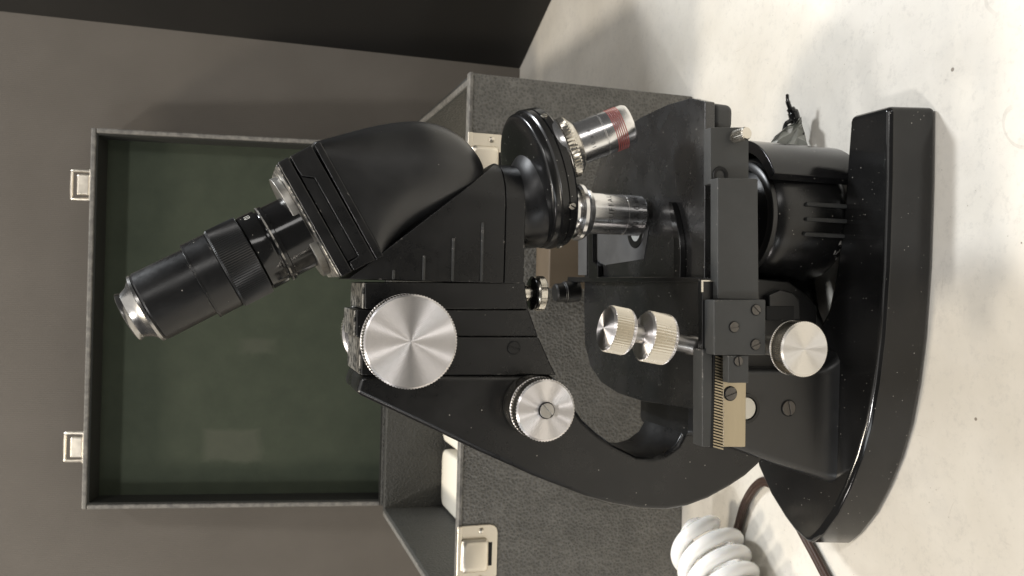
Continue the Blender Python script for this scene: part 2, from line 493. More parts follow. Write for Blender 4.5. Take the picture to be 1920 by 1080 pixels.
# the lid: a shallow tray leaning back on its hinge
LH, LT = .312, .042
lean = math.atan2(.052, .318)
LW = Matrix.Translation(((BX0 + BX1) / 2 + .004, BY1 + .004, BZ - .003)) @ Matrix.Rotation(-lean, 4, 'X')
hw = .1985
lid = bpy.data.objects.new('lid', None); link(lid, case, LW)
def lidbox(name, x0, x1, y0, y1, z0, z1, mat, bevel=.0015, par=None):
    bm = bmesh.new()
    add_prism(bm, [(x0, y0), (x1, y0), (x1, y1), (x0, y1)], lambda p: (p[0], p[1], z0), lambda p: (p[0], p[1], z1))
    c = Vector(((x0 + x1) / 2, (y0 + y1) / 2, (z0 + z1) / 2))
    for v in bm.verts: v.co -= c
    return finish(name, bm, mat, par or lid, W=LW @ Matrix.Translation(c), bevel=bevel)
rt_ = .005
lidbox('lid_rail', -hw, hw, 0, LT, LH - rt_, LH, M['worn_edge'])
lidbox('lid_rail', -hw, hw, 0, LT, 0, rt_, M['leatherette_inside'])
for s in (-1, 1):
    lidbox('lid_rail', min(s * hw, s * (hw - rt_)), max(s * hw, s * (hw - rt_)), 0, LT, rt_ + .0002, LH - rt_ - .0002, M['worn_edge'])
lidbox('lid_back', -hw + .002, hw - .002, LT - .006, LT - .001, .002, LH - .002, M['leatherette'])
li = rt_ + .0002
lidbox('lid_shade', -hw + li, hw - li, .0015, .0345, LH - li - .0015, LH - li, M['shade_black'], .0003)  # thin dark boards added as the shade on the rails' inner sides
lidbox('lid_shade', -hw + li, hw - li, .0015, .0345, li, li + .0015, M['shade_black'], .0003)
for s in (-1, 1):
    lidbox('lid_shade', min(s * (hw - li), s * (hw - li - .0015)), max(s * (hw - li), s * (hw - li - .0015)), .0015, .0345, li + .0017, LH - li - .0017, M['shade_black'], .0003)
# felt lining: local axes x across, y up, z out of the face
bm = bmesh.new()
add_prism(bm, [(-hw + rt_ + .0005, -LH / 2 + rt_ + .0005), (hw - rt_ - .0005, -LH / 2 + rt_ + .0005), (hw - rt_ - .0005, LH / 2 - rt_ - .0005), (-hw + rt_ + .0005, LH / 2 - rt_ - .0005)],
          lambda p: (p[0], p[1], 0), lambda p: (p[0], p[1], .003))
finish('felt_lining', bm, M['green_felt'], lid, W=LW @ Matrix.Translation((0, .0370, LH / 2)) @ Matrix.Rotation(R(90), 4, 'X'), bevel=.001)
for px, py in ((140, 345), (143, 840)):
    lx = at(px, py, Y=BY1 + .06).x - LW.translation.x
    lidbox('catch_plate', lx - .016, lx + .016, .004, .022, LH + .0001, LH + .0018, M['latch_nickel'], .0006)
    lidbox('catch_body', lx - .0108, lx + .0108, .006, .016, LH + .0018, LH + .0148, M['latch_nickel'], .0018)
    bm = bmesh.new()
    add_tube(bm, smooth_path([(-.0145, 0, 0), (-.0145, 0, .017), (-.011, 0, .0190), (.011, 0, .0190), (.0145, 0, .017), (.0145, 0, 0)], 4), .0016, 8)
    finish('catch_loop', bm, M['latch_nickel'], lid, W=LW @ Matrix.Translation((lx, .011, LH + .0018)))
for x in (-.12, .12):
    lathe('hinge_barrel', [(0, -.02), (.003, -.02), (.003, .02), (0, .02)], (LW.translation.x + x, BY1 + .0035, BZ - .0065), (1, 0, 0), M['latch_nickel'], case, segs=20)
# front latches
def front_latch(cx):
    zt = BZ - .001
    z0 = zt - .0275
    hx = .0215
    pl = slab_y('latch_plate', [(cx - hx, zt), (cx + hx, zt), (cx + hx, z0 + .006)] + [(cx + hx - .006 + .006 * math.cos(R(a)), z0 + .006 + .006 * math.sin(R(a))) for a in (-30, -60, -90)]
                + [(cx - hx + .006 + .006 * math.cos(R(a)), z0 + .006 + .006 * math.sin(R(a))) for a in (-90, -120, -150, -180)], BY0 - .0016, BY0 - .0001, M['latch_nickel'], case, bevel=.0007)
    slab_y('latch_lip', [(cx - hx, zt + .0032), (cx + hx, zt + .0032), (cx + hx, zt - .0005), (cx - hx, zt - .0005)], BY0 - .0030, BY0 - .0013, M['latch_nickel'], pl, bevel=.0007)
    slab_y('latch_slot', [(cx - .0085, z0 + .0075), (cx + .0085, z0 + .0075), (cx + .0085, z0 + .0042), (cx - .0085, z0 + .0042)], BY0 - .0019, BY0 - .0012, M['hole'], pl, bevel=0)
    loft('latch_tongue', [[(x, BY0 - .0014 - h, z) for x, z in rrect(cx, (zt + z0 + .0068) / 2 + .0006, .0122 - i, (zt - z0 - .0068) / 2 - i, .003)] for h, i in ((0, 0), (.0028, .0002), (.004, .0012), (.0043, .003))], M['latch_nickel'], pl)
    for s in (-1, 1):
        lathe('rivet', [(.0022, 0), (.0020, .0008), (.0012, .0013), (0, .0014)], (cx + s * .0172, BY0 - .0016, z0 + .0125), (0, -1, 0), M['latch_nickel'], pl, segs=16)
front_latch(at(900, 290, Y=BY0).x - .006)
front_latch(at(905, 1038, Y=BY0).x)

# ------------------------------------------------------------------ the microscope
YM = .415
ms = empty('microscope', (-.02, YM, 0))
tag(ms, 'black upright microscope with silver focus knobs standing on the white table', 'microscope')

# base: horseshoe foot
near = [(.0985, -.066), (.060, -.0668), (.016, -.0665), (-.020, -.0645), (-.044, -.0615), (-.066, -.0570), (-.085, -.0505), (-.103, -.0420), (-.119, -.0325), (-.133, -.021), (-.1405, -.0125)]
inner = [(.0985, -.0355), (.045, -.0315), (.012, -.0265), (-.008, -.021), (-.020, -.0125), (-.026, 0)]
half = near + []
far = [(-.1420, -.0075), (-.1385, .004), (-.1335, .0135), (-.1230, .0285), (-.1085, .0425), (-.085, .0525), (-.044, .0615), (.016, .0665), (.088, .066)]
outline = [(x, YM + y) for x, y in near] + [(x, YM + y) for x, y in far] \
    + [(min(x, .088), YM - y) for x, y in inner] + [(x, YM + y) for x, y in reversed(inner[:-1])]
bm = bmesh.new()
add_prism(bm, outline, lambda p: (p[0], p[1], .0004), lambda p: (p[0] * .985, YM + (p[1] - YM) * .972, .0285))
finish('base', bm, M['gloss_black'], ms, bevel=.0032, segs=4, smooth=25)

# column rising from the heel of the base, flared foot
cx0 = []
def col_sec(z, grow):
    a = at(1585, 690, Y=.386).x; b = at(1572, 902, Y=.386).x
    c = at(1375, 842, Y=.386); zb = .03
    t = (z - zb) / (c.z - zb)
    xl = b + (c.x - b) * max(0, t); xr = a
    xl -= grow * .15
    xr += grow
    return [(x, y, z) for x, y in rrect((xl + xr) / 2, YM, (xr - xl) / 2, .029 + grow * .35, .004 + grow * .3, 6)]
secs = [col_sec(.0270, .0115), col_sec(.0292, .0078), col_sec(.0315, .0045), col_sec(.0345, .0018), col_sec(.038, .0004), col_sec(.041, 0)]
secs += [col_sec(z, 0) for z in (.06, .08, .1, .112)]
secs.append([(YM * 0 + (p[0] * .96 - .003), YM + (p[1] - YM) * .93, .117) for p in col_sec(.112, 0)])
colm = loft('column', secs, M['soft_black'], ms, smooth=30)
p = at(1478, 765, Y=.386)
screw('screw', (p.x, .3859, p.z), (0, -1, 0), .0040, M['screw_steel'], colm, slot=R(12))
p = at(1396, 765, Y=.386)
lathe('pivot_ring', [(.0062, .0003), (.0062, .0022), (.0078, .0022), (.0080, 0)], (p.x, .386, p.z), (0, -1, 0), M['gloss_black'], colm, segs=40)
lathe('pivot_cap', [(0, .0018), (.0056, .0016), (.0061, .0002)], (p.x, .386, p.z), (0, -1, 0), M['ivory_plastic'], colm, segs=40)

# arm
AY = .392
arm_px = [(668, 738), (800, 800), (900, 848), (1000, 893), (1100, 932), (1150, 946), (1200, 955), (1250, 957), (1290, 950), (1330, 935), (1370, 913), (1400, 893), (1425, 870), (1450, 835), (1462, 795), (1455, 750), (1425, 715), (1380, 700), (1330, 712), (1300, 740),
          (1290, 772), (1285, 808), (1270, 835), (1248, 852), (1225, 859), (1195, 857), (1150, 834), (1120, 812), (1094, 788), (1070, 755), (1045, 712), (1032, 704), (678, 704)]
slab_y('arm', [xz(*q, AY) for q in arm_px], AY, 2 * YM - AY, M['satin_black'], ms, bevel=.0026, segs=4, smooth=30)

# focusing block: three stepped slides
def blk(name, px, y, mat='satin_black', bevel=.0008):
    return slab_y(name, [xz(*q, y) for q in px], y, 2 * YM - y, M[mat], ms, bevel=bevel, smooth=30)
b3 = blk('slide_block', [(679, 632), (677, 704), (1044, 704), (1032, 682), (1020, 654), (1010, 632)], .3935)
b2 = blk('slide_block', [(668, 580), (668, 632), (1010, 632), (1000, 605), (991, 580)], .3955)
b1 = blk('slide_block', [(684, 529), (684, 580), (991, 580), (986, 545), (985, 529)], .3940)
p = at(963, 652, Y=.3935)
screw('screw', (p.x, .3935, p.z), (0, -1, 0), .0030, M['deep_black'], b3, slot=R(75))
# worn top plates
for px, y, t in (([(662, 704), (662, 742), (668, 744), (679, 704)], .3935, 0),):
    pass
def topcap(x0, x1, y0, y1, z, par, mat='worn_enamel'):
    slab_z('top_plate', [(x0, y0), (x1, y0), (x1, y1), (x0, y1)], z, z + .0012, M[mat], par, bevel=.0005)
for (pa, pb, y, par) in (((679, 633), (677, 702), .3935, b3), ((668, 581), (668, 631), .3955, b2), ((684, 530), (684, 579), .3940, b1)):
    A, B = at(*pa, Y=y), at(*pb, Y=y)
    topcap(min(A.x, B.x), max(A.x, B.x), y + .0006, 2 * YM - y - .0006, max(A.z, B.z) - .0003, par)

# coarse knobs (near and far side)
def knob(name, c, axis, r, th, mat, n=90, dish=.0006, hub=None, kd=.0005, cham=.0008):
    prof = [(0, 0), (r * .94, 0), (r, .0008), (r, .001, kd), (r, th - cham, kd), (r - kd, th - cham * .9), (r - kd - cham * .8, th), (r * .5, th - dish * .6), (0, th - dish)]
    k = lathe(name, prof, c, axis, M[mat], ms if hub is None else hub, segs=2 * n, smooth=20, rim=M['nickel'])
    return k
p = at(771, 641, Y=.3715)
k1 = knob('coarse_focus_knob', (p.x, .3805, p.z), (0, -1, 0), .0212, .009, 'turned_aluminium', 95, kd=.0004)
lathe('knob_shaft', [(.012, 0), (.012, .0125)], (p.x, .3930, p.z), (0, -1, 0), M['soft_black'], k1, segs=40)
k2 = knob('coarse_focus_knob', (p.x, .4460, p.z), (0, 1, 0), .0212, .009, 'turned_aluminium', 95, kd=.0004)
lathe('knob_shaft', [(.012, 0), (.012, .0125)], (p.x, .4365, p.z), (0, 1, 0), M['soft_black'], k2, segs=40)
# fine knobs
p = at(1024, 770, Y=.370)
k1 = knob('fine_focus_knob', (p.x, .3800, p.z), (0, -1, 0), .0147, .010, 'turned_aluminium', 62, kd=.0005)
lathe('knob_collar', [(.0130, 0), (.0143, .0005), (.0143, .0105), (.0150, .0110), (.0150, .0120)], (p.x, .3918, p.z), (0, -1, 0), M['nickel'], k1, segs=48)
screw('screw', (p.x + .0001, .3700, p.z - .0002), (0, -1, 0), .0035, M['plain_steel'], k1, slot=R(42), depth=.0010, recess=True)
k2 = knob('fine_focus_knob', (p.x, .4500, p.z), (0, 1, 0), .0147, .010, 'turned_aluminium', 62, kd=.0005)
lathe('knob_collar', [(.010, 0), (.010, .0125)], (p.x, .4378, p.z), (0, 1, 0), M['nickel'], k2, segs=48)

# head: round-fronted casting on the optical axis
AX = .0405
HR = .0222
def uplan(r, xb, n=24):
    pts = [(xb, YM - r)]
    for k in range(n + 1):
        a = R(-90 + 180 * k / n)
        pts.append((AX + r * math.cos(a), YM + r * math.sin(a)))
    pts.append((xb, YM + r))
    return pts
xb = at(800, 527, Y=.394).x
zt, zm, zl = .262, at(947, 430, Y=YM - HR).z, at(985, 440, Y=YM - HR).z
A = at(903, 322, Y=YM); B = at(700, 487, Y=YM - HR)
bm = bmesh.new()
add_prism(bm, uplan(HR, xb), lambda p: (p[0], p[1], zm), lambda p: (p[0], p[1], .30))
dx, dz = A.x - B.x, A.z - B.z
no = Vector((-dz, 0, dx)).normalized()
bmesh.ops.bisect_plane(bm, geom=bm.verts[:] + bm.edges[:] + bm.faces[:], plane_co=B, plane_no=no, clear_outer=True)
ed = [e for e in bm.edges if e.is_boundary]
bmesh.ops.contextual_create(bm, geom=ed)
head = finish('head', bm, M['satin_black'], ms, bevel=.0006, smooth=25)
slab_z('head_collar', uplan(HR - .0006, xb), zl, zm - .0003, M['satin_black'], head, bevel=.0005, smooth=25)
for x, y0, y1 in ((738, 506, 524), (795, 479, 527), (850, 447, 528), (905, 417, 528)):
    a0, a1 = at(x, y0, Y=YM - HR), at(x, y1, Y=YM - HR)
    box('vent_rib', a1.x, a0.x, YM - HR - .0008, YM - HR + .0006, a0.z - .0007, a0.z + .0007, M['matte_grey'], head, bevel=.0004)

# nosepiece: tilted turret
ta = R(15.5)
TA = Vector((math.sin(ta), 0, -math.cos(ta)))
TX = Vector((math.cos(ta), 0, math.sin(ta)))
TC = at(999, 339, Y=YM)
NR = .0362
turret = lathe('nosepiece', [(0, -.0046), (.026, -.0046), (.0325, -.0045), (.0340, -.0041), (.0348, -.0034), (.0351, -.0024), (.0352, -.0004), (NR - .0004, 0), (NR, .0004), (NR, .0032), (NR - .0007, .0035),
                              (NR - .0007, .0040), (NR, .0043), (NR, .0076), (NR - .0010, .0088), (.028, .0092), (0, .0092)], TC, TA, M['nose_black'], ms, segs=128, smooth=36)
def ring(c, u, v, r, n=48):
    return [c + u * (r * math.cos(2 * math.pi * k / n)) + v * (r * math.sin(2 * math.pi * k / n)) for k in range(n)]
# bracket from head down to turret
Yv = Vector((0, 1, 0))
secs = []
c0 = Vector((AX, YM, zl + .001)); c1 = TC - TA * .0015 - TX * .0085
for k in range(9):
    t = k / 8
    s = t * t * (3 - 2 * t)
    c = c0.lerp(c1, t); u = Vector((1, 0, 0)).lerp(TX, t).normalized()
    secs.append(ring(c, u, Yv, HR - .0008 + (.0262 - HR) * s))
loft('nosepiece_bracket', secs, M['satin_black'], ms, smooth=40)
# small silver screws round the turret rim
for psi in (-38, -118, -175, 40):
    r_ = TX * math.cos(R(psi)) + Yv * math.sin(R(psi))
    screw('rim_screw', TC + TA * .005 + r_ * (NR - .0003), r_, .0017, M['nickel'], turret, slot=R(50), depth=.0010, recess=False)

def objective(psi, rings_red):
    r_ = TX * math.cos(R(psi)) + Yv * math.sin(R(psi))
    ax = (TA * math.cos(ta) + r_ * math.sin(ta)).normalized()
    base = TC + TA * .0088 + r_ * .0212
    return base, ax
# the objective in use (vertical)
base, ax = objective(180, 0)
base.x = AX
ztip, zc = .1340, at(1101, 402, Y=YM).z
L = base.z - ztip
oc = base.z - zc
ob = lathe('objective', [(.0100, 0), (.0104, oc), (.0108, oc + .0004), (.0108, oc + .0188), (.0105, oc + .0190), (.0105, oc + .0194), (.0108, oc + .0196), (.0108, L - .0012), (.0100, L - .0002), (.0060, L), (.0055, L - .001), (0, L - .001)],
           (AX, YM, base.z), (0, 0, -1), M['chrome'], ms, segs=72, ref=(0, -1, 0), smooth=28)
lathe('mount_ring', [(.0105, -.001), (.012, -.001), (.012, oc - .0080), (.0138, oc - .0078), (.0147, oc - .0064), (.0148, oc - .0046), (.0140, oc - .0030), (.0127, oc - .0024), (.0124, oc - .0006), (.0106, oc)], (AX, YM, base.z), (0, 0, -1), M['chrome'], ob, segs=72, smooth=28)
wrap_text('engraving', 'S. BUFFALO', .0042, (AX, YM, base.z), (0, 0, -1), (.16, -1, 0), .01083, oc + .0105, M['engraving'], ob, 1.25)
wrap_text('engraving', 'N.A.0.66', .0046, (AX, YM, base.z), (0, 0, -1), (.14, -1, 0), .01083, oc + .0252, M['engraving'], ob, 1.12)
wrap_text('engraving', '25011', .0040, (AX, YM, base.z), (0, 0, -1), (.05, -1, 0), .01083, oc + .0300, M['engraving'], ob, 1.2)
# the swung-out objective
base, ax = objective(-60, 5)
nrf = Vector((-.15, -1, .3))
L = .0395
prof = [(.0098, .004), (.0102, .0115), (.0106, .0118), (.0106, .0240), (.0103, .0242), (.0103, .0246), (.0106, .0248)]
prof += [(.0106, L - .0018), (.0098, L - .0002), (.006, L), (.0055, L - .001), (0, L - .001)]
ob2 = lathe('objective', prof, base, ax, M['chrome'], ms, segs=72, ref=nrf, smooth=28)
lathe('mount_ring', [(.0105, -.0015), (.0148, -.0015), (.0160, .0012), (.0160, .0036), (.0152, .0040)], base, ax, M['chrome'], ob2, segs=72, smooth=28)
lathe('knurled_collar', [(.0130, .0042), (.0150, .0044), (.0153, .0048, .0007), (.0153, .0078, .0007), (.0146, .0086), (.0118, .0108), (.0104, .0116)], base, ax, M['nickel'], ob2, segs=104, smooth=20)
for k in range(6):
    h = .0290 + k * .00102
    lathe('red_ring', [(.01055, h), (.01074, h + .0001), (.01074, h + .00042), (.01055, h + .0005)], base, ax, M['red_enamel'], ob2, segs=72)
wrap_text('engraving', '10 x 4', .0030, base, ax, nrf, .01063, .0178, M['engraving'], ob2, 1.3)
# empty far socket
base, ax = objective(60, 0)
lathe('socket_ring', [(.0090, .001), (.0090, .0045), (.0128, .0045), (.0138, .003), (.0138, -.001)], base, ax, M['gloss_black'], ms, segs=56)

# prism housing: satin casting between head and inclined tube
FA = at(577, 427, Y=YM); TP = at(277, 577, Y=YM)
D = (TP - FA); D.y = 0; D.normalize()            # up the tube
Pn = Vector((D.z, 0, -D.x))                       # across, towards the front
def loc2(px, py, Y):
    q = at(px, py, Y=Y) - FA
    return q.dot(D), q.dot(Pn)
up_px = [(604, 268), (650, 252), (700, 237), (740, 230), (780, 227), (815, 233), (845, 246), (870, 266), (890, 293), (900, 318)]
lo_px = [(718, 480), (735, 470), (760, 457), (785, 444), (808, 432), (830, 420), (850, 409), (870, 396), (884, 374), (896, 340)]
secs = []
n = 40
for k, (u_, l_) in enumerate(zip(up_px, lo_px)):
    U3, L3 = at(*u_, Y=YM), at(*l_, Y=YM - .004)
    L3.y = YM
    c = (U3 + L3) / 2; hv = (U3 - L3) / 2
    t = k / (len(up_px) - 1)
    hd = .0242 * (1 - max(0, (t - .25) / .75) ** 3.0 * .45)
    e = (.35, .60, .85, 1, 1, 1, 1, 1, 1, 1)[k]
    s = []
    for i in range(n):
        a = 2 * math.pi * i / n
        ca, sa = math.cos(a), math.sin(a)
        s.append(c + hv * (math.copysign(abs(ca) ** e, ca)) + Yv * (hd * math.copysign(abs(sa) ** e, sa)))
    secs.append(s)
secs = [[a.lerp(b, -.7) for a, b in zip(secs[0], secs[1])], [a.lerp(b, -.4) for a, b in zip(secs[0], secs[1])], secs[0], [a.lerp(b, .15) for a, b in zip(secs[0], secs[1])]] + secs[1:]
prism = loft('prism_housing', secs, M['soft_black'], ms, smooth=60)
sb = prism.modifiers.new('sub', 'SUBSURF'); sb.levels = 2; sb.render_levels = 2

# dovetail mount plates (flat sided)
def plate(name, px, y, mat, bevel=.0005):
    return slab_y(name, [xz(*q, y) for q in px], y, 2 * YM - y, M[mat], mount, bevel=bevel, smooth=30)
mount = None
mount = slab_y('tube_mount', [xz(*q, .3905) for q in ((544, 293), (583, 272), (704, 487), (664, 508), (655, 492), (672, 480), (590, 333), (566, 330), (556, 315))], .3905, 2 * YM - .3905, M['satin_black'], ms, bevel=.0004, smooth=30)
# male dovetail that fills the notch
plate('dovetail', [(557, 318), (567, 332), (590, 335), (670, 480), (652, 490)], .3912, 'satin_black')
plate('mount_plate', [(520.5, 305), (540, 294), (661, 509), (640.5, 519.5)], .3905, 'worn_enamel' if False else 'satin_black')
plate('mount_plate', [(588, 270), (600, 265), (720, 480), (706, 487)], .3905, 'satin_black')
# worn top sheet of the mount
bm = bmesh.new()
q0, q1 = at(520.5, 305, Y=.3905), at(640.5, 519.5, Y=.3905)
nn = D
hl = (q1 - q0).length / 2; cc = (q0 + q1) / 2; ee = (q0 - q1).normalized(); ee.y = 0
cc.y = YM
def msheet(name, hl_, hd_, h0, h1, mat, r=.002):
    poly = rrect(0, 0, hl_, hd_, r, 4)
    bm = bmesh.new()
    add_prism(bm, poly, lambda p: cc + ee * p[0] + Yv * p[1] + nn * h0, lambda p: cc + ee * p[0] + Yv * p[1] + nn * h1)
    return finish(name, bm, M[mat], mount, bevel=.0004)
msheet('top_sheet', hl - .0004, .0240, .0001, .0010, 'worn_enamel')
msheet('clamp_ring', hl - .0030, .0165, .0010, .0048, 'worn_steel', .0160)

# eyepiece: stack of turned sections on the tube axis
h_of = lambda px, py: loc2(px, py, YM)
def eh(px, py): return h_of(px, py)[0]
def axpt(h): return FA + D * h
off = [loc2(447, 490, YM)[1], loc2(300, 565, YM)[1]]
hk0, hk1 = eh(476, 475), eh(419, 505)     # knurl ends
hr1 = eh(375, 527)                         # ring edge
hb = eh(277, 577)                          # top of the barrel
A0 = axpt(0) + Pn * 0
def epart(name, prof, mat, par, segs=72, smooth=26):
    return lathe(name, prof, FA, D, M[mat], par, segs=segs, ref=(0, -1, 0), smooth=smooth)
ht = eh(577, 427)
ep = epart('eyepiece_tube', [(.0180, .002), (.0180, .0150), (.0187, .0154), (.0187, .0178), (.0172, .0182), (.0172, hk0 - .0008)], 'gloss_black', ms)
epart('tube_sleeve', [(.0170, .019), (.0182, .0192), (.0184, .0200), (.0184, hk0 - .0006), (.0178, hk0)], 'gloss_black', ep)
epart('tube_band', [(.0184, .0168), (.0189, .0170), (.0189, .0176), (.0184, .0179)], 'worn_enamel', ep)
kn = epart('knurled_ring', [(.0170, hk0 + .0002), (.0192, hk0 + .0004), (.0194, hk0 + .0010, .0005), (.0194, hk1 - .0012, .0005), (.0190, hk1 - .0004), (.0186, hk1)], 'soft_black', ep, segs=220, smooth=20)
epart('eyepiece_barrel', [(.0180, hk1), (.0185, hk1 + .0003), (.0185, hr1 - .0008), (.0181, hr1), (.0166, hr1 + .0003), (.0166, hb - .0012), (.0158, hb)], 'satin_black', ep)
epart('barrel_lip', [(.0182, hr1 - .0010), (.0187, hr1 - .0007), (.0187, hr1 - .0001), (.0180, hr1 + .0002)], 'satin_black', ep)
epart('eye_cap', [(.0158, hb - .0004), (.0164, hb), (.0164, hb + .0012), (.0150, hb + .0016), (.0124, hb + .0040), (.0110, hb + .0072), (.0116, hb + .0082), (.0118, hb + .0092), (.0104, hb + .0098), (.0088, hb + .0092), (.0070, hb + .0084), (0, hb + .0084)], 'dull_chrome', ep)
epart('eye_lens', [(.0084, hb + .0088), (.004, hb + .0092), (0, hb + .0093)], 'dark_glass', ep)
hm = (.019 + hk0) / 2 + .001
wrap_text('marking', '10', .0040, FA, D, (math.sin(R(62)) * D.z * 1, -math.cos(R(62)), -math.sin(R(62)) * D.x), .01843, hm, M['white_paint'], ep)

# ------------------------------------------------------------------ stage
SZ = .1305
def sp2(px, py): q = at(px, py, Z=SZ); return (q.x, q.y)
near_l, near_r = sp2(1320, 770), sp2(1322, 190)
plan = [near_l, near_r, (near_r[0] + .0045, near_r[1] + .014), (near_r[0] + .0058, .395), (.0955, .425), (.092, .452), (.080, .478), (.060, .4925), (.034, .498), (-.010, .4975), (-.034, .4945), (-.047, .485), (-.0550, .468), (-.0585, .445), (-.0590, .415), (-.0565, .375)]
stage = slab_z('stage', plan, SZ - .0055, SZ, M['stage_black'], ms, bevel=.0006, smooth=24)
# thicker lip at the right end and carrier under the plate
slab_z('stage_lip', [(near_r[0] - .012, near_r[1] + .001), (near_r[0] - .0005, near_r[1] + .001), (near_r[0] + .0035, near_r[1] + .016), (near_r[0] + .004, .40), (near_r[0] - .012, .40)], SZ - .0165, SZ - .0056, M['matte_grey'], stage, bevel=.003, segs=4)
slab_z('stage_carrier', [(-.012, .375), (.070, .375), (.070, .47), (-.012, .47)], SZ - .014, SZ - .0056, M['deep_black'], stage, bevel=.002)
q_ = at(1194, 432, Z=SZ); hc = (q_.x, q_.y)
lathe('stage_aperture', [(.0062, .0001), (.0062, .0004), (.0096, .0004), (.0099, .0)], (hc[0], hc[1], SZ + .0006), (0, 0, 1), M['deep_black'], stage, segs=56)
lathe('condenser_lens', [(.0060, .0001), (.004, .0003), (0, .0004)], (hc[0], hc[1], SZ + .0006), (0, 0, 1), M['lens_glass'], stage, segs=56)
def spx(px, py, h=.0005):
    q = at(px, py, Z=SZ + h); return (q.x, q.y)
slab_z('stage_reflection', [spx(1118, 425), spx(1118, 490), spx(1134, 497), spx(1206, 486), spx(1216, 425)], SZ + .0001, SZ + .0005, M['reflection_grey'], stage, bevel=.0001)  # thin grey plate painting a reflection beside the objective
slab_z('stage_reflection', [spx(1084, 436), spx(1084, 516), spx(1100, 516), spx(1100, 436)], SZ + .0001, SZ + .0005, M['reflection_grey'], stage, bevel=.0001)  # grey strip painting the reflection along the far rim
# slide holder: bar along the depth with two fingers
def sph(px, py, h=.003):
    q = at(px, py, Z=SZ + h); return (q.x, q.y)
sh = slab_z('slide_holder', [sph(1335, 530), sph(1335, 521), sph(1270, 519), sph(1064, 519), sph(1064, 530), sph(1150, 529)], SZ + .0002, SZ + .0032, M['gloss_black'], ms, bevel=.0006)
fin = smooth2([sph(1276, 522), sph(1277, 480), sph(1274, 440), sph(1266, 400), sph(1259, 379)], 5) + smooth2([sph(1254, 378), sph(1257, 400), sph(1263, 440), sph(1264, 480), sph(1264, 522)], 5)
slab_z('slide_finger', fin, SZ + .0002, SZ + .0034, M['gloss_black'], sh, bevel=.0006)
slab_z('slide_finger', [sph(1122, 522), sph(1122, 498), sph(1112, 490), sph(1112, 430), sph(1104, 430), sph(1104, 522)], SZ + .0002, SZ + .0034, M['gloss_black'], sh, bevel=.0006)
p = at(1050, 550, Y=.512)
lathe('stop_knob', [(0, 0), (.0052, .0002), (.0060, .0012), (.0060, .0060), (.0063, .0062), (.0063, .0068), (.0070, .0072), (.0070, .0160), (.0060, .0170), (0, .0170)], (p.x, .512, SZ + .0145), (.12, 0, -1), M['felt_knob'], sh, segs=48)

# ------------------------------------------------------------------ mechanical stage on the near edge
def mp(px, y): return [xz(*q, y) for q in px]
mech = slab_y('mechanical_stage', mp([(1346, 333), (1421, 335), (1423, 563), (1346, 561)], .3360), .3360, .3425, M['matte_grey'], ms, bevel=.0005)
slab_y('side_plate', mp([(1334, 238), (1406, 238), (1406, 345), (1334, 345)], .3420), .3428, .349, M['matte_grey'], mech, bevel=.0005)
p = at(1352, 328, Y=.342)
lathe('notch_ring', [(.0024, .0004), (.0038, .0006), (.0040, 0)], (p.x, .3426, p.z), (0, -1, 0), M['hole'], mech, segs=32)
p = at(1382, 256, Y=.340)
lathe('thumb_screw', [(.0022, -.002), (.0022, .0010), (.0030, .0012, .0003), (.0030, .0085, .0003), (.0026, .0092), (0, .0093)], (p.x, .3428, p.z), (.08, -1, -.12), M['nickel'], mech, segs=44, smooth=20)
jb = slab_y('joint_block', mp([(1339, 562), (1436, 562), (1436, 666), (1339, 666)], .3320), .3320, .3430, M['matte_grey'], mech, bevel=.0006)
for (px, py, sl) in ((1417, 581, -40), (1376, 613, 8), (1416, 646, 20)):
    p = at(px, py, Y=.332)
    screw('screw', (p.x, .3319, p.z), (0, -1, 0), .0023, M['screw_steel'], jb, slot=R(90 + sl), depth=.0006)
tb = slab_y('clamp_tab', mp([(1366, 666.5), (1404, 666.5), (1404, 718), (1366, 718)], .3325), .3325, .3375, M['matte_grey'], mech, bevel=.0004)
p = at(1384, 677, Y=.3325)
screw('screw', (p.x, .3324, p.z), (0, -1, 0), .0021, M['screw_steel'], tb, slot=R(8), depth=.0006)
# rack bar
rk = slab_y('rack_bar', mp([(1356, 660), (1400, 660), (1398, 838), (1356, 838)], .3385), .3385, .3445, M['brass'], mech, bevel=.0004)
slab_y('rack_rail', mp([(1317, 655), (1335.5, 655), (1335.5, 838), (1317, 838)], .3390), .3390, .3475, M['matte_grey'], mech, bevel=.0004)
# toothed strip, leaning teeth over a black floor
A_, B_ = at(1337, 662, Y=.339), at(1356, 839, Y=.339)
bm = bmesh.new()
x1_, x0_ = A_.x, B_.x; zt_, zb_ = A_.z, B_.z
add_prism(bm, [(x0_, zb_), (x1_, zb_), (x1_, zt_), (x0_, zt_)], lambda p: (p[0], .3405, p[1]), lambda p: (p[0], .3445, p[1]))
add_prism(bm, [(x0_, zt_ - .0010), (x1_, zt_ - .0010), (x1_, zt_), (x0_, zt_)], lambda p: (p[0], .3387, p[1]), lambda p: (p[0], .3405, p[1]))
finish('rack_floor', bm, M['hole'], rk)
bm = bmesh.new()
nt = 32; pitch = (x1_ - x0_ - .001) / nt
for i in range(nt):
    xa = x0_ + .0004 + i * pitch; s_ = .0030
    add_prism(bm, [(xa, zt_ - .0012), (xa + pitch * .5, zt_ - .0012), (xa + pitch * .5 - s_ * .5, zb_), (xa - s_ * .5, zb_)], lambda p: (p[0], .3388, p[1]), lambda p: (p[0], .3406, p[1]))
o = finish('rack_teeth', bm, M['brass'], rk); o['kind'] = 'stuff'
p = at(1370, 738, Y=.338)
screw('screw', (p.x, .3383, p.z), (0, -1, 0), .0030, M['screw_steel'], rk, slot=R(98 + 10), depth=.0008)
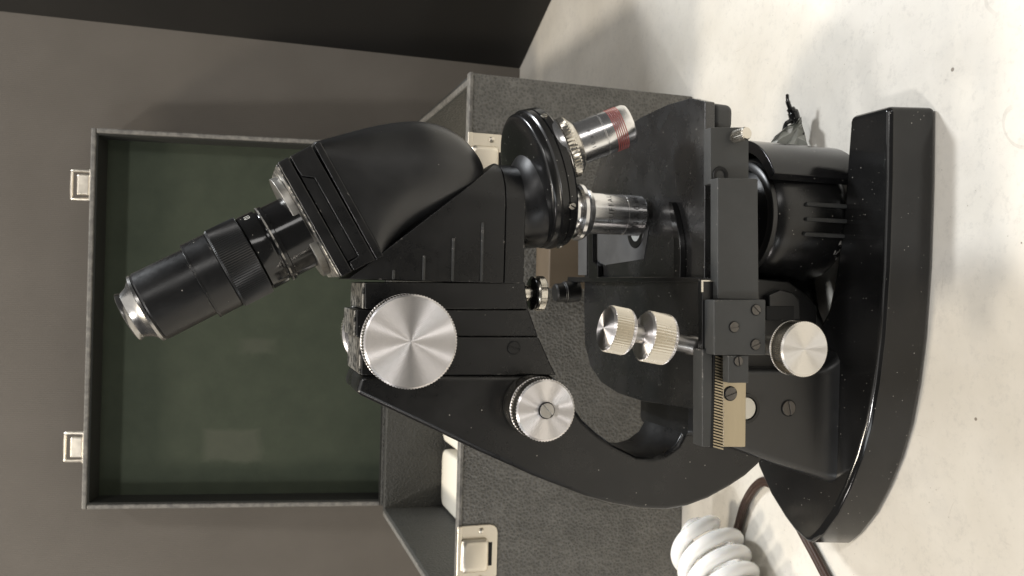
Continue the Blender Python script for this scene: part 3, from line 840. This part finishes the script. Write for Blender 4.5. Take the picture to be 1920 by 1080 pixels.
# end bracket of the slide-holder carriage
br = slab_y('carriage_bracket', mp([(1317, 527), (1340, 527), (1340, 655), (1317, 655)], .3400), .3400, .3440, M['deep_black'], mech, bevel=.0004)
slab_y('bracket_edge', mp([(1315, 525), (1341, 525), (1341, 528), (1319, 528), (1319, 548), (1315, 548)], .3396), .3396, .3402, M['nickel'], br, bevel=.0001)
slab_y('bracket_slot', mp([(1328, 568), (1338, 568), (1338, 600), (1328, 600)], .3398), .3394, .3402, M['hole'], br, bevel=0)
# coaxial traverse knobs, axis leaning
KA = Vector((.17, .02, 1)).normalized()
K0 = at(1310, 654, Y=.352); K0.z = SZ - .004
def kpt(px, py):
    q = at(px, py, Y=.354); return (q - K0).dot(KA)
sf = lathe('traverse_shaft', [(.0060, -.004), (.0060, .003), (.0048, .0034), (.0048, .012), (.0042, .013), (.0042, .053)], K0, KA, M['plain_steel'], mech, segs=40)
def vknob(h0, h1, r, mat):
    lathe('traverse_knob', [(.004, h0), (r * .86, h0), (r * .97, h0 + .0012), (r, h0 + .002, .0008), (r, h1 - .0016, .0008), (r - .0006, h1 - .0013), (r - .0014, h1 - .0004), (r * .5, h1), (0, h1 + .0005)], K0, KA, M[mat], sf, segs=100, smooth=20, rim=M['nickel'])
vknob(.0228, .0365, .0118, 'turned_aluminium')
vknob(.0432, .0552, .0107, 'turned_aluminium')

# condenser focus knob and its shaft
p = at(1510, 655, Y=.322)
k3 = knob('condenser_knob', (p.x, .3315, p.z), (0, -1, 0), .0126, .0095, 'turned_pale', 80, kd=.0004)
lathe('knob_shaft', [(.0048, -.075), (.0048, .0005), (.0066, .0006), (.0066, .004)], (p.x, .3352, p.z), (0, -1, 0), M['plain_steel'], k3, segs=40)

# substage bracket between column and lamp
Yb = .398
sbk = slab_y('substage_bracket', mp([(1395, 520), (1480, 528), (1510, 550), (1532, 574), (1534, 640), (1500, 690), (1395, 700)], Yb), Yb, 2 * YM - Yb, M['deep_black'], ms, bevel=.001)
slab_y('bracket_web', mp([(1440, 553), (1462, 543), (1485, 548), (1498, 562), (1500, 600), (1440, 600)], Yb - .004), Yb - .005, Yb, M['soft_black'], sbk, bevel=.001)
slab_y('bracket_recess', mp([(1438, 574), (1490, 574), (1490, 600), (1438, 600)], Yb - .006), Yb - .0056, Yb - .0045, M['hole'], sbk, bevel=.0003)

# ------------------------------------------------------------------ lamp under the stage
LX, LYc = .0430, YM
def lsec(z, r, ex=0, e=1.0):
    s = []
    for i in range(56):
        a = 2 * math.pi * i / 56
        s.append((LX + r * math.cos(a) + (ex if math.cos(a) > 0 else 0), LYc + r * .95 * math.sin(a), z))
    return s
lamp = loft('lamp_housing', [lsec(.0190, .0230), lsec(.0196, .0262), lsec(.0215, .0300), lsec(.0250, .0330), lsec(.031, .0350), lsec(.045, .0352), lsec(.060, .0345), lsec(.0675, .0335), lsec(.0695, .0318)], M['lamp_black'], ms, smooth=35)
lathe('lamp_rim', [(.0270, .0), (.0310, .0), (.0318, .0010), (.0318, .0034), (.0306, .0042), (.0276, .0042), (.0270, .003)], (LX - .001, LYc, .0690), (0, 0, 1), M['soft_black'], lamp, segs=72)
lathe('lamp_well', [(0, .006), (.020, .0052), (.0268, .001)], (LX - .001, LYc, .0690), (0, 0, 1), M['deep_black'], lamp, segs=56)
for ang in (-107, -94, -81):
    a = R(ang)
    c = Vector((LX + .0350 * math.cos(a), LYc + .0335 * math.sin(a), 0))
    t_ = Vector((-math.sin(a), math.cos(a), 0)); n_ = Vector((math.cos(a), math.sin(a), 0))
    bm = bmesh.new()
    add_prism(bm, rrect(0, 0, .0011, .0130, .0010, 3), lambda p: c + t_ * p[0] + Vector((0, 0, .041 + p[1])) - n_ * .001, lambda p: c + t_ * p[0] + Vector((0, 0, .041 + p[1])) + n_ * .0013)
    finish('vent_fin', bm, M['matte_grey'], lamp, bevel=.0005)
# curved shroud on the lamp's far front side
bm = bmesh.new()
pts_o, pts_i = [], []
for k in range(19):
    a = R(-62 + 118 * k / 18)
    pts_o.append((LX + .0415 * math.cos(a) + .001, LYc + .0390 * math.sin(a)))
    pts_i.append((LX + .0350 * math.cos(a) + .001, LYc + .0338 * math.sin(a)))
loft('lamp_shroud', [[(x, y, z) for x, y in pts_o + pts_i[::-1]] for z in (.0165, .0175, .040, .062, .0735, .0745)], M['shroud_black'], lamp, bevel=.0006, smooth=30)
# slide stop thumb knob below the focusing block
p = at(1006, 550, Y=YM)
ts = lathe('stop_screw', [(0, -.010), (.004, -.010), (.004, 0), (.0082, .0004), (.0086, .0010), (.0086, .0016), (.0090, .0018, .0002), (.0090, .0050, .0002), (.0084, .0056), (0, .0056)], (p.x, YM, p.z + .002), (0, 0, -1), M['nickel'], ms, segs=140)
lathe('knob_top', [(0, 0), (.0084, 0), (.0088, -.0008), (.0074, -.0016), (0, -.002)], (p.x, YM, p.z + .0019), (0, 0, -1), M['gloss_black'], ts, segs=48)

# ------------------------------------------------------------------ tan block behind the microscope
A_ = at(1030, 472, Y=.552); B_ = at(1030, 540, Y=.552)
o = box('wooden_block', B_.x, A_.x + .012, .552, .580, 0, A_.z, M['wood_tan'], None, bevel=.0015)
tag(o, 'tan upright block seen between microscope arm and nosepiece, in front of the case', 'block')

# ------------------------------------------------------------------ cord
def tp(px, py, z=.0034): return at(px, py, Z=z)
path = [tp(1360, 1075), tp(1372, 1030), tp(1384, 985), tp(1395, 948), tp(1412, 918), tp(1432, 903), tp(1455, 915), tp(1478, 950), tp(1505, 1000), tp(1528, 1042), tp(1552, 1088), tp(1590, 1160)]
path = smooth_path(path, 10)
cord = empty('power_cord', tuple(path[0]))
tag(cord, 'brown two-strand power cord looping round the heel of the microscope base', 'cord')
for s in (-1, 1):
    bm = bmesh.new(); pts = []
    for i, q in enumerate(path):
        t = (path[min(i + 1, len(path) - 1)] - path[max(i - 1, 0)]).normalized()
        sd = Vector((-t.y, t.x, 0))
        pts.append(q + sd * s * .0014)
    add_tube(bm, pts, .00185, 12)
    finish('strand', bm, M['cord_brown'], cord)
bm = bmesh.new()
add_tube(bm, path, .0013, 8)
finish('web', bm, M['cord_brown'], cord)

# ------------------------------------------------------------------ spiral bulb
CR, TR, PT = .0212, .0048, .0140
tipw = at(1318, 1010, Z=.028)
bax = Vector((-.62, -.78, .02)).normalized()
BW = frame_of(tipw, bax, (0, 0, 1))
bulb = bpy.data.objects.new('spiral_bulb', None); link(bulb, None, BW)
tag(bulb, 'white spiral fluorescent bulb lying on the table beside the case', 'light bulb')
for ph in (0, math.pi):
    pts = []; rads = []
    N = 120; turns = 2.5
    for i in range(N + 1):
        t = i / N
        a = ph + t * turns * 2 * math.pi
        r = CR * min(1, (t / .16) ** .6) if t > 0 else 0
        pts.append((r * math.cos(a), r * math.sin(a), -.012 + (.012 if t > .16 else .012 * math.sin(t / .16 * math.pi / 2)) + max(0, t - .10) * turns * PT * 2 * .92))
        rads.append(TR)
    bm = bmesh.new(); add_tube(bm, pts, rads, 16)
    finish('spiral_tube', bm, M['bulb_white'], bulb, W=BW)
zb2 = turns * PT * 2 * .92 * .9
lathe('bulb_base', [(0, zb2 - .002), (.0235, zb2 - .002), (.0250, zb2 + .002), (.0250, zb2 + .030), (.0150, zb2 + .046), (.0130, zb2 + .048), (.0130, zb2 + .070), (0, zb2 + .072)], tipw, bax, M['bulb_white'], bulb, segs=48, ref=(0, 0, 1))

# ------------------------------------------------------------------ torn tape with a wire end by the lamp
tq = empty('taped_wire', tuple(at(1470, 250, Y=.455)))
tag(tq, 'frayed dark wire end wrapped in clear tape sticking out behind the lamp', 'wire')
Yt = .452
def tpt(px, py, dy=0): return at(px, py, Y=Yt + dy)
bm = bmesh.new()
rows = [[(1440, 292), (1458, 288), (1478, 290), (1498, 286), (1520, 288)], [(1445, 268), (1460, 262), (1478, 266), (1494, 258), (1512, 266)],
        [(1452, 256), (1466, 246), (1482, 250), (1496, 240), (1508, 250)], [(1470, 243), (1478, 236), (1486, 240), (1494, 230), (1504, 234)], [(1482, 235), (1487, 231), (1492, 231), (1496, 224), (1502, 219)]]
vv = [[bm.verts.new(tpt(*q, dy=(-.007, -.001, -.008, -.002, -.006)[(j + i) % 5])) for j, q in enumerate(r)] for i, r in enumerate(rows)]
for a_, b_ in zip(vv, vv[1:]):
    for j in range(4):
        bm.faces.new((a_[j], a_[j + 1], b_[j + 1])); bm.faces.new((a_[j], b_[j + 1], b_[j]))
o = finish('tape', bm, M['tape_film'], tq, smooth=12)
sm = o.modifiers.new('s', 'SOLIDIFY'); sm.thickness = .0004
bm = bmesh.new()
add_tube(bm, smooth_path([tpt(1500, 255), tpt(1492, 230), tpt(1487, 212), tpt(1481, 202), tpt(1477, 190), tpt(1476, 176)], 6), [.0030] * 8 + [.0034] * 6 + [.0026] * 4 + [.0014] * 7 + [.0010] * 5 + [.0003], 10)
finish('wire_end', bm, M['gloss_black'], tq)
bm = bmesh.new()
add_tube(bm, smooth_path([tpt(1470, 246), tpt(1474, 232), tpt(1484, 226), tpt(1492, 222)], 5), .0014, 8)
finish('wire_loop', bm, M['gloss_black'], tq)
